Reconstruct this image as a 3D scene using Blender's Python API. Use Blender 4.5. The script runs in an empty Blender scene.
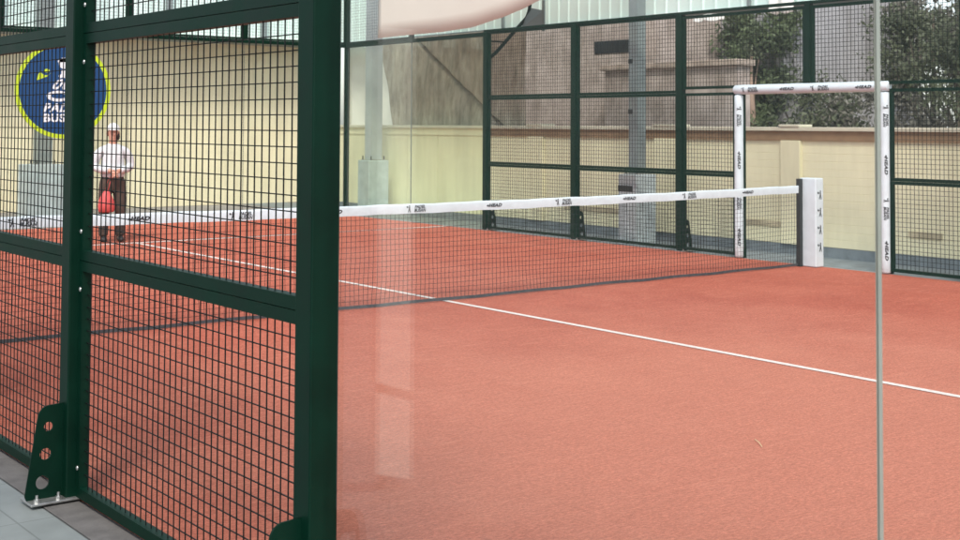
import bpy, bmesh, math, random
from mathutils import Vector, Matrix
R = math.radians
random.seed(7)
sc = bpy.context.scene
COL = sc.collection

# ------------------------------------------------------------------ helpers
class MB:
    def __init__(self): self.v = []; self.f = []; self.m = []
    def add(self, vs, fs, mi=0):
        b = len(self.v); self.v += [tuple(p) for p in vs]
        for f in fs: self.f.append([b + i for i in f]); self.m.append(mi)
    def box(self, x0, x1, y0, y1, z0, z1, mi=0):
        vs = [(x0,y0,z0),(x1,y0,z0),(x1,y1,z0),(x0,y1,z0),(x0,y0,z1),(x1,y0,z1),(x1,y1,z1),(x0,y1,z1)]
        self.add(vs, [(0,3,2,1),(4,5,6,7),(0,1,5,4),(1,2,6,5),(2,3,7,6),(3,0,4,7)], mi)
    def tube(self, pts, r, n=8, mi=0, cap=True):
        pts = [Vector(p) for p in pts]; rs = r if isinstance(r, (list, tuple)) else [r]*len(pts)
        rings = []
        for i, p in enumerate(pts):
            a = pts[max(i-1,0)]; b = pts[min(i+1,len(pts)-1)]
            t = (b-a).normalized()
            ref = Vector((0,0,1)) if abs(t.z) < .9 else Vector((1,0,0))
            s = t.cross(ref).normalized(); q = t.cross(s)
            off = math.pi/n if n == 4 else 0
            rings.append([p + rs[i]*(s*math.cos(2*math.pi*k/n+off) + q*math.sin(2*math.pi*k/n+off)) for k in range(n)])
        vs = [v for rg in rings for v in rg]; fs = []
        for i in range(len(rings)-1):
            for k in range(n):
                fs.append((i*n+k, i*n+(k+1)%n, (i+1)*n+(k+1)%n, (i+1)*n+k))
        if cap:
            fs.append(tuple(range(n-1,-1,-1))); fs.append(tuple((len(rings)-1)*n+k for k in range(n)))
        self.add(vs, fs, mi)
    def ell(self, c, r, nu=12, nv=8, mi=0, m=None):
        vs = []; fs = []
        for j in range(nv+1):
            th = math.pi*j/nv
            for i in range(nu):
                ph = 2*math.pi*i/nu
                p = Vector((r[0]*math.sin(th)*math.cos(ph), r[1]*math.sin(th)*math.sin(ph), r[2]*math.cos(th)))
                if m: p = m @ p
                vs.append(Vector(c)+p)
        for j in range(nv):
            for i in range(nu):
                fs.append((j*nu+i, (j+1)*nu+i, (j+1)*nu+(i+1)%nu, j*nu+(i+1)%nu))
        self.add(vs, fs, mi)
    def build(self, name, mats, parent=None, smooth=False, bevel=0, loc=None):
        me = bpy.data.meshes.new(name); me.from_pydata(self.v, [], self.f)
        if not isinstance(mats, (list, tuple)): mats = [mats]
        for m in mats: me.materials.append(m)
        for p, mi in zip(me.polygons, self.m): p.material_index = mi; p.use_smooth = smooth
        me.update()
        o = bpy.data.objects.new(name, me); COL.objects.link(o)
        if bevel:
            bm = bmesh.new(); bm.from_mesh(me)
            bmesh.ops.bevel(bm, geom=bm.edges[:], offset=bevel, segments=2, affect='EDGES', profile=.5)
            bm.to_mesh(me); bm.free()
        if parent:
            o.parent = parent
            pl = parent.location if parent.type == 'EMPTY' else (parent.parent.location if parent.parent else Vector())
            if parent.type == 'EMPTY' and not o.get('local'):
                for v in me.vertices: v.co -= parent.location
            elif parent.parent is not None:
                for v in me.vertices: v.co -= parent.parent.location
            elif parent.type == 'MESH':
                pass
        return o

def tag(o, label=None, cat=None, group=None, kind=None):
    if label: o['label'] = label
    if cat: o['category'] = cat
    if group: o['group'] = group
    if kind: o['kind'] = kind
    return o
def thing(name, label, cat, loc, group=None):
    o = bpy.data.objects.new(name, None); COL.objects.link(o); o.location = loc
    o.empty_display_size = .1
    return tag(o, label, cat, group)
def structure(o): o['kind'] = 'structure'; return o

def ev_mesh(obj):
    dg = bpy.context.evaluated_depsgraph_get(); dg.update()
    return bpy.data.meshes.new_from_object(obj.evaluated_get(dg))

def flat_shape(polys, extrude=.0):
    """filled 2D outline(s) with holes as a mesh (closed polygons, x-y plane)"""
    cu = bpy.data.curves.new('outline', 'CURVE'); cu.dimensions = '2D'; cu.fill_mode = 'BOTH'; cu.extrude = extrude
    for pl in polys:
        s = cu.splines.new('POLY'); s.points.add(len(pl)-1); s.use_cyclic_u = True
        for p, q in zip(s.points, pl): p.co = (q[0], q[1], 0, 1)
    o = bpy.data.objects.new('outline', cu); COL.objects.link(o)
    me = ev_mesh(o); bpy.data.objects.remove(o); bpy.data.curves.remove(cu)
    return me
def letters(body, size, bold=.02, shear=.25, wide=1.0, space=1.05, align='CENTER'):
    cu = bpy.data.curves.new('letters', 'FONT'); cu.body = body; cu.size = size; cu.offset = bold*size; cu.shear = shear
    cu.align_x = align; cu.align_y = 'CENTER'; cu.space_character = space; cu.fill_mode = 'FRONT'; cu.resolution_u = 3
    o = bpy.data.objects.new('letters', cu); COL.objects.link(o)
    me = ev_mesh(o); bpy.data.objects.remove(o); bpy.data.curves.remove(cu)
    me.transform(Matrix.Diagonal((wide,1,1,1)))
    return me
def circle(cx, cy, rx, ry=None, n=28, a0=0): 
    ry = ry or rx
    return [(cx+rx*math.cos(2*math.pi*k/n), cy+ry*math.sin(2*math.pi*k/n)) for k in range(n)]
def join_meshes(name, items, mat):
    """items: list of (mesh, 4x4 matrix) -> one mesh"""
    bm = bmesh.new()
    for me, mx in items:
        t = me.copy(); t.transform(mx); bm.from_mesh(t); bpy.data.meshes.remove(t)
    out = bpy.data.meshes.new(name); bm.to_mesh(out); bm.free()
    out.materials.clear(); out.materials.append(mat)
    for p in out.polygons: p.material_index = 0
    return out
def link_mesh(name, me, parent=None, mx=None):
    o = bpy.data.objects.new(name, me); COL.objects.link(o)
    if mx is not None: me.transform(mx)
    if parent:
        o.parent = parent
        r = parent
        while r.parent: r = r.parent
        me.transform(Matrix.Translation(-r.location))
    return o

# ------------------------------------------------------------------ materials
def new_mat(name):
    m = bpy.data.materials.new(name); m.use_nodes = True
    nt = m.node_tree; b = nt.nodes['Principled BSDF']
    return m, nt, b
def mat(name, c, rough=.6, metal=0, spec=.5, var=0, vscale=6, bump=0, bscale=40, c2=None, stretch=(1,1,1), detail=5, rvar=0, stain=0, sscale=(3,3,.35)):
    m, nt, b = new_mat(name)
    b.inputs['Roughness'].default_value = rough; b.inputs['Metallic'].default_value = metal
    b.inputs['Specular IOR Level'].default_value = spec
    tc = nt.nodes.new('ShaderNodeTexCoord'); mp = nt.nodes.new('ShaderNodeMapping'); mp.inputs['Scale'].default_value = stretch
    nt.links.new(tc.outputs['Object'], mp.inputs['Vector'])
    if var or c2:
        n = nt.nodes.new('ShaderNodeTexNoise'); n.inputs['Scale'].default_value = vscale; n.inputs['Detail'].default_value = detail; n.inputs['Roughness'].default_value = .62
        nt.links.new(mp.outputs['Vector'], n.inputs['Vector'])
        r = nt.nodes.new('ShaderNodeValToRGB')
        ca = c2 if c2 else tuple(x*(1-var) for x in c); cb = c if c2 else tuple(min(1,x*(1+var)) for x in c)
        r.color_ramp.elements[0].position = .33; r.color_ramp.elements[1].position = .67
        r.color_ramp.elements[0].color = (*ca,1); r.color_ramp.elements[1].color = (*cb,1)
        nt.links.new(n.outputs['Fac'], r.inputs['Fac']); nt.links.new(r.outputs['Color'], b.inputs['Base Color'])
        if rvar:
            mr = nt.nodes.new('ShaderNodeMapRange'); mr.inputs['To Min'].default_value = rough-rvar; mr.inputs['To Max'].default_value = rough+rvar
            nt.links.new(n.outputs['Fac'], mr.inputs['Value']); nt.links.new(mr.outputs['Result'], b.inputs['Roughness'])
    else:
        b.inputs['Base Color'].default_value = (*c,1)
    if stain:
        src = b.inputs['Base Color'].links[0].from_socket
        m3 = nt.nodes.new('ShaderNodeMapping'); m3.inputs['Scale'].default_value = sscale; nt.links.new(tc.outputs['Object'], m3.inputs['Vector'])
        n3 = nt.nodes.new('ShaderNodeTexNoise'); n3.inputs['Scale'].default_value = 1; n3.inputs['Detail'].default_value = 9; n3.inputs['Roughness'].default_value = .68
        nt.links.new(m3.outputs['Vector'], n3.inputs['Vector'])
        r3 = nt.nodes.new('ShaderNodeValToRGB'); r3.color_ramp.elements[0].position = .34; r3.color_ramp.elements[1].position = .58
        r3.color_ramp.elements[0].color = (1-stain,1-stain*1.05,1-stain*1.15,1); r3.color_ramp.elements[1].color = (1,1,1,1)
        nt.links.new(n3.outputs['Fac'], r3.inputs['Fac'])
        mxx = nt.nodes.new('ShaderNodeMix'); mxx.data_type = 'RGBA'; mxx.blend_type = 'MULTIPLY'; mxx.inputs['Factor'].default_value = 1
        nt.links.new(src, mxx.inputs['A']); nt.links.new(r3.outputs['Color'], mxx.inputs['B']); nt.links.new(mxx.outputs['Result'], b.inputs['Base Color'])
    if bump:
        n2 = nt.nodes.new('ShaderNodeTexNoise'); n2.inputs['Scale'].default_value = bscale; n2.inputs['Detail'].default_value = 4
        nt.links.new(mp.outputs['Vector'], n2.inputs['Vector'])
        bp = nt.nodes.new('ShaderNodeBump'); bp.inputs['Strength'].default_value = bump; bp.inputs['Distance'].default_value = .01
        nt.links.new(n2.outputs['Fac'], bp.inputs['Height']); nt.links.new(bp.outputs['Normal'], b.inputs['Normal'])
    return m

M = {}
M['green'] = mat('green_powder_coat', (.0006,.0165,.0090), .5, spec=.13, var=.22, vscale=5, detail=9, bump=.06, bscale=260, rvar=.12)
M['wire'] = mat('green_black_wire', (.0035,.006,.005), .55, spec=.25)
M['galv'] = mat('galvanised_steel', (.45,.45,.44), .38, metal=.8, var=.25, vscale=25)
M['bolt'] = mat('zinc_bolt', (.6,.6,.58), .3, metal=.9)
M['net'] = mat('net_cord', (.012,.013,.014), .8)
M['hem'] = mat('net_hem', (.05,.055,.06), .8, var=.3, vscale=20)
M['tape'] = mat('white_band', (.59,.66,.69), .55, var=.05, vscale=9, bump=.5, bscale=22)
M['pad'] = mat('white_padding', (.59,.655,.69), .42, var=.05, vscale=6, bump=.5, bscale=14)
M['ink'] = mat('dark_print', (.016,.018,.022), .55)
M['conc'] = mat('grey_concrete', (.46,.53,.54), .9, var=.14, vscale=5, bump=.25, bscale=60, stain=.2)
M['plinth'] = mat('grey_plinth_paint', (.20,.235,.25), .75, var=.12, vscale=4, bump=.1, stain=.25, sscale=(6,6,3))
M['yellow'] = mat('pale_yellow_wall', (.83,.785,.535), .8, var=.04, vscale=1.6, bump=.15, bscale=50, stain=.11)
M['yellow_tall'] = mat('pale_yellow_render', (.82,.745,.535), .85, var=.04, vscale=1.1, bump=.2, bscale=30, stain=.14)
M['coping'] = mat('cream_coping', (.64,.61,.47), .8, var=.08, vscale=4)
M['brown'] = mat('brown_band', (.27,.175,.095), .8, var=.16, vscale=5)
M['olive'] = mat('olive_shade_strip', (.50,.44,.29), .8, var=.25, vscale=4)
M['colsteel'] = mat('grey_column_paint', (.20,.235,.23), .5, var=.12, vscale=3)
M['colpale'] = mat('pale_column_paint', (.40,.44,.45), .5, var=.1, vscale=3)
M['dark'] = mat('dark_metal', (.02,.025,.025), .5)
M['canvas'] = mat('cream_canvas', (.65,.60,.53), .85, var=.02, vscale=1.2)
M['tarp'] = mat('grey_brown_tarp', (.50,.435,.345), .9, c2=(.33,.285,.225), vscale=3.2, bump=1.0, bscale=14, stretch=(1,1,.7), detail=10, stain=.42, sscale=(9,9,2.2))
M['whites'] = mat('white_plastic_sheet', (.80,.79,.74), .6, var=.06, vscale=3, bump=.3, bscale=6)
M['kerb'] = mat('brown_grey_kerb', (.115,.108,.102), .85, var=.2, vscale=9, bump=.2, bscale=80)
M['ground'] = mat('grey_ground', (.25,.245,.235), .9, var=.15, vscale=.7, bump=.2)
M['bark'] = mat('bark', (.11,.085,.06), .9, c2=(.06,.048,.035), vscale=12, bump=.6, bscale=30, stretch=(1,1,.3))
M['paletrunk'] = mat('pale_bark', (.36,.25,.19), .9, var=.25, vscale=9, bump=.4, stretch=(1,1,.4))
M['hill'] = mat('hill_soil', (.17,.16,.13), .95, c2=(.09,.095,.07), vscale=.9, bump=.6, bscale=5)
M['rubble'] = mat('old_brown_wall', (.60,.50,.445), .9, c2=(.40,.325,.285), vscale=1.1, bump=.9, bscale=9, stretch=(1,1,2.0), detail=10, stain=.34, sscale=(4,4,1.6))
M['greyrender'] = mat('grey_olive_render', (.25,.245,.225), .85, var=.2, vscale=1.3, stain=.3)
M['ledge'] = mat('weathered_ledge', (.46,.37,.31), .9, var=.2, vscale=4, bump=.5, stain=.3)
M['mauve'] = mat('mauve_grey_render', (.42,.40,.41), .85, var=.16, vscale=1.3, bump=.2, stain=.3)
M['windowglass'] = mat('dark_window_glass', (.025,.027,.03), .1)
M['skin'] = mat('skin', (.55,.30,.215), .55, var=.08, vscale=20)
M['shirt'] = mat('white_cotton', (.60,.61,.62), .85, var=.05, vscale=8, bump=.4, bscale=16)
M['trousers'] = mat('dark_brown_cloth', (.062,.042,.032), .9, var=.25, vscale=12, bump=.4, bscale=20)
M['cap'] = mat('white_cap_cloth', (.62,.61,.60), .85)
M['hair'] = mat('dark_hair', (.03,.023,.02), .7)
M['shoe'] = mat('dark_shoe', (.022,.02,.02), .6)
M['sock'] = mat('grey_sock', (.30,.29,.28), .9)
M['red'] = mat('red_nylon', (.52,.075,.07), .5, var=.12, vscale=10, bump=.4, bscale=12)
M['signblue'] = mat('sign_blue', (.001,.046,.150), .4)
M['signlime'] = mat('sign_lime', (.46,.62,.02), .4)
M['signwhite'] = mat('sign_white', (.72,.75,.78), .4)
M['straw'] = mat('dry_straw', (.62,.47,.26), .8)
M['frost'] = mat('glass_edge', (.30,.32,.28), .3, var=.1, vscale=5)
M['farfrost'] = mat('far_glass_edge', (.10,.12,.11), .4)
M['offwhite'] = mat('offwhite_reflection_backdrop', (.48,.48,.45), .8, var=.2, vscale=.6)

def leaf_mat(name, a, b):
    m, nt, p = new_mat(name)
    p.inputs['Roughness'].default_value = .55
    oi = nt.nodes.new('ShaderNodeTexNoise'); oi.inputs['Scale'].default_value = 2.3; oi.inputs['Detail'].default_value = 6
    tc = nt.nodes.new('ShaderNodeTexCoord'); nt.links.new(tc.outputs['Object'], oi.inputs['Vector'])
    r = nt.nodes.new('ShaderNodeValToRGB'); r.color_ramp.elements[0].position=.36; r.color_ramp.elements[1].position=.66
    r.color_ramp.elements[0].color=(*a,1); r.color_ramp.elements[1].color=(*b,1)
    nt.links.new(oi.outputs['Fac'], r.inputs['Fac']); nt.links.new(r.outputs['Color'], p.inputs['Base Color'])
    tr = nt.nodes.new('ShaderNodeBsdfTranslucent'); nt.links.new(r.outputs['Color'], tr.inputs['Color'])
    mx = nt.nodes.new('ShaderNodeMixShader'); mx.inputs[0].default_value = .3
    nt.links.new(p.outputs[0], mx.inputs[1]); nt.links.new(tr.outputs[0], mx.inputs[2])
    nt.links.new(mx.outputs[0], nt.nodes['Material Output'].inputs['Surface'])
    return m
M['leafgreen'] = leaf_mat('leaf_green', (.075,.10,.05), (.145,.185,.085))
M['leafdark'] = leaf_mat('leaf_dark', (.08,.095,.055), (.165,.185,.11))
M['leafbrown'] = leaf_mat('leaf_brown', (.12,.112,.09), (.25,.235,.195))

def glass_mat(name, tint, base=.045):
    m, nt, p = new_mat(name); nt.nodes.remove(p)
    t = nt.nodes.new('ShaderNodeBsdfTransparent'); t.inputs['Color'].default_value = (*tint,1)
    g = nt.nodes.new('ShaderNodeBsdfGlossy'); g.inputs['Roughness'].default_value = .0; g.inputs['Color'].default_value = (.95,1,.98,1)
    lw = nt.nodes.new('ShaderNodeLayerWeight'); lw.inputs['Blend'].default_value = .5
    pw = nt.nodes.new('ShaderNodeMath'); pw.operation = 'POWER'; pw.inputs[1].default_value = 5
    ma = nt.nodes.new('ShaderNodeMath'); ma.operation = 'MULTIPLY_ADD'; ma.inputs[1].default_value = .8; ma.inputs[2].default_value = base
    nt.links.new(lw.outputs['Facing'], pw.inputs[0]); nt.links.new(pw.outputs[0], ma.inputs[0])
    mx = nt.nodes.new('ShaderNodeMixShader'); nt.links.new(ma.outputs[0], mx.inputs[0])
    nt.links.new(t.outputs[0], mx.inputs[1]); nt.links.new(g.outputs[0], mx.inputs[2])
    nt.links.new(mx.outputs[0], nt.nodes['Material Output'].inputs['Surface'])
    return m
M['glass'] = glass_mat('clear_glass', (.98,.99,.985), .043)
M['glassfar'] = glass_mat('clear_glass_far', (.94,.968,.925), .02)
M['glassback'] = glass_mat('clear_glass_back', (.97,.98,.96), .02)

def cladding_mat():
    m, nt, p = new_mat('mint_translucent_sheet')
    p.inputs['Roughness'].default_value = .5
    tc = nt.nodes.new('ShaderNodeTexCoord'); n = nt.nodes.new('ShaderNodeTexNoise'); n.inputs['Scale'].default_value = .9; n.inputs['Detail'].default_value = 6
    mp = nt.nodes.new('ShaderNodeMapping'); mp.inputs['Scale'].default_value = (1,1,.35)
    nt.links.new(tc.outputs['Object'], mp.inputs['Vector']); nt.links.new(mp.outputs['Vector'], n.inputs['Vector'])
    r = nt.nodes.new('ShaderNodeValToRGB'); r.color_ramp.elements[0].position=.3; r.color_ramp.elements[1].position=.7
    r.color_ramp.elements[0].color=(.72,.89,.81,1); r.color_ramp.elements[1].color=(.84,.96,.90,1)
    nt.links.new(n.outputs['Fac'], r.inputs['Fac']); nt.links.new(r.outputs['Color'], p.inputs['Base Color'])
    tr = nt.nodes.new('ShaderNodeBsdfTranslucent'); nt.links.new(r.outputs['Color'], tr.inputs['Color'])
    mx = nt.nodes.new('ShaderNodeMixShader'); mx.inputs[0].default_value = .24
    nt.links.new(p.outputs[0], mx.inputs[1]); nt.links.new(tr.outputs[0], mx.inputs[2])
    nt.links.new(mx.outputs[0], nt.nodes['Material Output'].inputs['Surface'])
    return m
M['clad'] = cladding_mat()

def turf_mat():
    m, nt, b = new_mat('red_turf'); N = nt.nodes; L = nt.links
    b.inputs['Roughness'].default_value = .9; b.inputs['Specular IOR Level'].default_value = .2
    tc = N.new('ShaderNodeTexCoord')
    def noise(scale, detail, stretch=(1,1,1), rough=.6):
        mp = N.new('ShaderNodeMapping'); mp.inputs['Scale'].default_value = stretch; L.new(tc.outputs['Object'], mp.inputs['Vector'])
        n = N.new('ShaderNodeTexNoise'); n.inputs['Scale'].default_value = scale; n.inputs['Detail'].default_value = detail; n.inputs['Roughness'].default_value = rough
        L.new(mp.outputs['Vector'], n.inputs['Vector']); return n.outputs['Fac']
    def ramp(f, p0, c0, p1, c1):
        r = N.new('ShaderNodeValToRGB'); r.color_ramp.elements[0].position=p0; r.color_ramp.elements[1].position=p1
        r.color_ramp.elements[0].color=(*c0,1); r.color_ramp.elements[1].color=(*c1,1); L.new(f, r.inputs['Fac']); return r.outputs['Color']
    def mix(a, bb, f, mode='MIX'):
        x = N.new('ShaderNodeMix'); x.data_type='RGBA'; x.blend_type=mode
        L.new(a, x.inputs['A']); L.new(bb, x.inputs['B'])
        if isinstance(f, float): x.inputs['Factor'].default_value = f
        else: L.new(f, x.inputs['Factor'])
        return x.outputs['Result']
    base = ramp(noise(1.1, 8, rough=.7), .30, (.43,.098,.058), .72, (.54,.142,.086))
    fib = ramp(noise(46, 7, (.8,1.6,1), .9), .33, (.40,.32,.30), .67, (1.52,1.68,1.75))
    c = mix(base, fib, .9, 'MULTIPLY')
    streak = ramp(noise(7, 7, (.45,2.6,1), .75), .52, (0,0,0), .74, (1,1,1))     # brushed sand dust, along the net
    sandc = N.new('ShaderNodeRGB'); sandc.outputs[0].default_value = (.70,.265,.168,1)
    sm = N.new('ShaderNodeMath'); sm.operation='MULTIPLY'; sm.inputs[1].default_value=.62
    L.new(streak, sm.inputs[0]); c = mix(c, sandc.outputs[0], sm.outputs[0])
    wn = noise(.8, 6, (1,.7,1), .7)
    mpw = N.new('ShaderNodeMapping'); mpw.inputs['Location'].default_value=(-3.4*.19,5.6*.19,0); mpw.inputs['Scale'].default_value=(.19,.19,.19)
    L.new(tc.outputs['Object'], mpw.inputs['Vector'])
    gr = N.new('ShaderNodeTexGradient'); gr.gradient_type='SPHERICAL'; L.new(mpw.outputs['Vector'], gr.inputs['Vector'])
    ad = N.new('ShaderNodeMath'); ad.operation='MULTIPLY_ADD'; ad.inputs[1].default_value=.9; ad.inputs[2].default_value=-.32
    L.new(wn, ad.inputs[0]); a2 = N.new('ShaderNodeMath'); a2.operation='ADD'; L.new(ad.outputs[0], a2.inputs[0]); L.new(gr.outputs['Fac'], a2.inputs[1])
    wear = ramp(a2.outputs[0], .12, (0,0,0), .75, (1,1,1))
    wm_ = N.new('ShaderNodeMath'); wm_.operation='MULTIPLY'; wm_.inputs[1].default_value=.56
    L.new(wear, wm_.inputs[0]); c = mix(c, sandc.outputs[0], wm_.outputs[0])
    c = mix(c, fib, .45, 'MULTIPLY')
    c = mix(c, ramp(noise(13, 5, (.6,1.8,1), .75), .30, (.90,.88,.87), .70, (1.08,1.10,1.10)), 1.0, 'MULTIPLY')
    spk = ramp(noise(210, 3, rough=.8), .62, (0,0,0), .72, (1,1,1))
    sp = N.new('ShaderNodeMath'); sp.operation='MULTIPLY'; sp.inputs[1].default_value=.45; L.new(spk, sp.inputs[0])
    sandd = N.new('ShaderNodeRGB'); sandd.outputs[0].default_value = (.70,.38,.27,1)
    c = mix(c, sandd.outputs[0], sp.outputs[0])
    scuff = ramp(noise(3.1, 8, (1.4,.5,1), .75), .66, (0,0,0), .74, (1,1,1))
    sc_ = N.new('ShaderNodeMath'); sc_.operation='MULTIPLY'; sc_.inputs[1].default_value=.42; L.new(scuff, sc_.inputs[0])
    dk = N.new('ShaderNodeRGB'); dk.outputs[0].default_value = (.38,.10,.06,1)
    c = mix(c, dk.outputs[0], sc_.outputs[0])
    L.new(c, b.inputs['Base Color'])
    bp = N.new('ShaderNodeBump'); bp.inputs['Strength'].default_value=.75; bp.inputs['Distance'].default_value=.018
    L.new(noise(75, 6, (.8,1.4,1), .8), bp.inputs['Height']); L.new(bp.outputs['Normal'], b.inputs['Normal'])
    return m
M['turf'] = turf_mat()
M['line'] = mat('white_turf_line', (.78,.73,.68), .9, c2=(.62,.50,.44), vscale=38, detail=6, bump=.3, bscale=150)

def tile_mat():
    m, nt, b = new_mat('pale_grey_tiles'); N = nt.nodes; L = nt.links
    b.inputs['Roughness'].default_value = .5
    tc = N.new('ShaderNodeTexCoord'); mp = N.new('ShaderNodeMapping'); mp.inputs['Rotation'].default_value=(0,0,R(90)); L.new(tc.outputs['Object'], mp.inputs['Vector'])
    br = N.new('ShaderNodeTexBrick'); br.offset = 0; br.inputs['Scale'].default_value = 1; br.inputs['Brick Width'].default_value=.6; br.inputs['Row Height'].default_value=.15
    br.inputs['Mortar Size'].default_value=.004; br.inputs['Color1'].default_value=(.215,.238,.232,1); br.inputs['Color2'].default_value=(.25,.272,.265,1); br.inputs['Mortar'].default_value=(.155,.17,.165,1)
    L.new(mp.outputs['Vector'], br.inputs['Vector'])
    n = N.new('ShaderNodeTexNoise'); n.inputs['Scale'].default_value=6; n.inputs['Detail'].default_value=8; L.new(tc.outputs['Object'], n.inputs['Vector'])
    r = N.new('ShaderNodeValToRGB'); r.color_ramp.elements[0].color=(.7,.7,.7,1); r.color_ramp.elements[1].color=(1.15,1.15,1.15,1); L.new(n.outputs['Fac'], r.inputs['Fac'])
    x = N.new('ShaderNodeMix'); x.data_type='RGBA'; x.blend_type='MULTIPLY'; x.inputs['Factor'].default_value=1
    L.new(br.outputs['Color'], x.inputs['A']); L.new(r.outputs['Color'], x.inputs['B']); L.new(x.outputs['Result'], b.inputs['Base Color'])
    return m
M['tiles'] = tile_mat()

# ------------------------------------------------------------------ ground
def sheet(name, x0, x1, y0, y1, z, m, kind='structure', th=.0):
    b = MB(); b.add([(x0,y0,z),(x1,y0,z),(x1,y1,z),(x0,y1,z)], [(0,1,2,3)])
    o = b.build(name, m); o['kind'] = kind; return o
sheet('ground', -250, 250, -250, 250, -.016, M['ground'])
sheet('walkway', -6, -.15, -14, 12, -.012, M['tiles'])
sheet('court_kerb', -.15, 0.0, -10.2, 10.2, -.008, M['kerb'])
sheet('side_strip', 10.02, 11.05, -12, 14, -.010, M['plinth'])
sheet('court_floor', 0.0, 10.0, -10, 10, 0, M['turf'])
sheet('threshold_strip', 10.0, 10.02, -.97, .97, .003, M['galv'])
sheet('centre_line', 4.838, 4.898, -6.97, 6.92, .004, M['line'])
sheet('service_line', .05, 9.95, 6.90, 6.98, .004, M['line'])
b = MB(); b.tube([(3.074,-5.087,.008),(3.03,-5.15,.012),(2.991,-5.201,.007)], .0022, 5)
tag(b.build('straw', M['straw']), 'thin pale straw lying alone on the red court floor in front of the net', 'straw')

# ------------------------------------------------------------------ mesh fence pieces
def wires(mb, plane, c, a0, a1, z0, z1, pitch=.05, r=.0022):
    """welded wires in a vertical plane: plane 'x' (x = c, runs along y) or 'y'"""
    P = (lambda a, z, d=0: (c+d, a, z)) if plane == 'x' else (lambda a, z, d=0: (a, c+d, z))
    n = max(1, round((a1-a0)/pitch)); 
    for i in range(1, n):
        a = a0+(a1-a0)*i/n + random.uniform(-.0012,.0012)
        mb.tube([P(a,z0), P(a+random.uniform(-.0015,.0015),z1)], r, 4, cap=False)
    n = max(1, round((z1-z0)/pitch))
    for i in range(1, n):
        z = z0+(z1-z0)*i/n + random.uniform(-.001,.001)
        mb.tube([P(a0,z,r*1.6), P(a1,z+random.uniform(-.0015,.0015),r*1.6)], r, 4, cap=False)
def frame(mb, plane, c, a0, a1, z0, z1, w=.042, d=.040):
    B = (lambda u0,u1,v0,v1: mb.box(c-d/2,c+d/2,u0,u1,v0,v1)) if plane == 'x' else (lambda u0,u1,v0,v1: mb.box(u0,u1,c-d/2,c+d/2,v0,v1))
    B(a0,a1,z0,z0+w); B(a0,a1,z1-w,z1); B(a0,a0+w,z0+w,z1-w); B(a1-w,a1,z0+w,z1-w)
def mesh_panel(parent, plane, c, a0, a1, z0, z1, w=.042, r=.0026, pitch=.05, bolts=None):
    f = MB(); frame(f, plane, c, a0, a1, z0, z1, w)
    p = f.build('mesh_panel', M['green'], parent)
    wm = MB(); wires(wm, plane, c, a0+w, a1-w, z0+w, z1-w, pitch, r)
    o = wm.build('wire_mesh', M['wire'], None)
    o.parent = p
    for v in o.data.vertices: v.co -= parent.location
    return p
def sub(mb, name, m, part, smooth=False, bevel=0):
    o = mb.build(name, m, None, smooth, bevel); r = part
    while r.parent: r = r.parent
    o.parent = part
    for v in o.data.vertices: v.co -= r.location
    return o
def gusset_mesh(sgn, x, y, s=1.0):
    """stiffener plate with three holes at a post foot, standing out by sgn along x"""
    pts = [(0,0),(.165,0),(.172,.02),(.118,.36)]
    for k in range(1,7):
        a = R(10+k*13.5); pts.append((.118-.055+.055*math.cos(a), .355+.055*math.sin(a)))
    pts += [(0,.413)]
    holes = [circle(.068,.315,.021), circle(.080,.195,.026), circle(.092,.072,.031)]
    sc2 = lambda P: [(p[0]*.90, p[1]*.935) for p in P]
    me = flat_shape([sc2(pts)]+[sc2(h) for h in holes], .004)
    mx = Matrix.Translation((x,y,.012)) @ Matrix(((sgn,0,0,0),(0,0,1,0),(0,1,0,0),(0,0,0,1)))
    me.transform(mx)
    bm = bmesh.new(); bm.from_mesh(me); bmesh.ops.recalc_face_normals(bm, faces=bm.faces[:]); bm.to_mesh(me); bm.free()
    return me
def post(parent, x, y, z0, z1, w=.09, foot=0, d=None):
    d = d or w
    b = MB(); b.box(x-w/2,x+w/2,y-d/2,y+d/2,z0,z1)
    p = b.build('post', M['green'], parent, bevel=.005)
    if foot:
        bp = MB()
        xa, xb = (x-.20, x+.045) if foot < 0 else (x-.045, x+.20)
        bp.box(xa, xb, y-.07, y+.07, .001, .012)
        pl = sub(bp, 'base_plate', M['galv'], p, bevel=.003)
        for (bx, by) in ((xa+.03,y-.05),(xa+.03,y+.05),(xa+.12,y-.05),(xa+.12,y+.05)):
            q = MB(); q.tube([(bx,by,.012),(bx,by,.026)], .013, 6); q.tube([(bx,by,.026),(bx,by,.042)], .006, 8)
            sub(q, 'anchor_bolt', M['bolt'], p)
        g = gusset_mesh(foot, x+foot*w/2, y); g.materials.append(M['green'])
        o = link_mesh('gusset', g, p)
    return p

# near side fence (between walkway and court)
nf = thing('mesh_fence', 'near dark green mesh fence with two tall posts, filling the left of the picture', 'fence', (0,-4,0))
for y, ft in ((-6,-1),(-4,-1),(-2,-1)): post(nf, -.004, y, .002, 3.02, .098, ft)
LV = ((.012,.996),(.999,1.955),(1.958,2.96))
for (ya, yb) in ((-5.955,-4.045),(-3.955,-2.045),(-1.955,-.045)):
    for (za, zb) in LV:
        mesh_panel(nf, 'x', .008, ya, yb, za, zb)
        if ya < -2:
            for yy in (ya+.021, yb-.021):
                for zz in (za+.12, zb-.12):
                    q = MB(); q.ell((-.0125,yy,zz), (.006,.011,.011), 8, 5); q.build('panel_bolt', M['bolt'], nf, smooth=True)
for (y, zs) in ((-4,(.13,.87,1.12,1.84)),):
    for zz in zs:
        q = MB(); q.tube([(.022,y-.045,zz),(.022,y-.052,zz)], .011, 8); q.build('panel_bolt', M['bolt'], nf)

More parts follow.
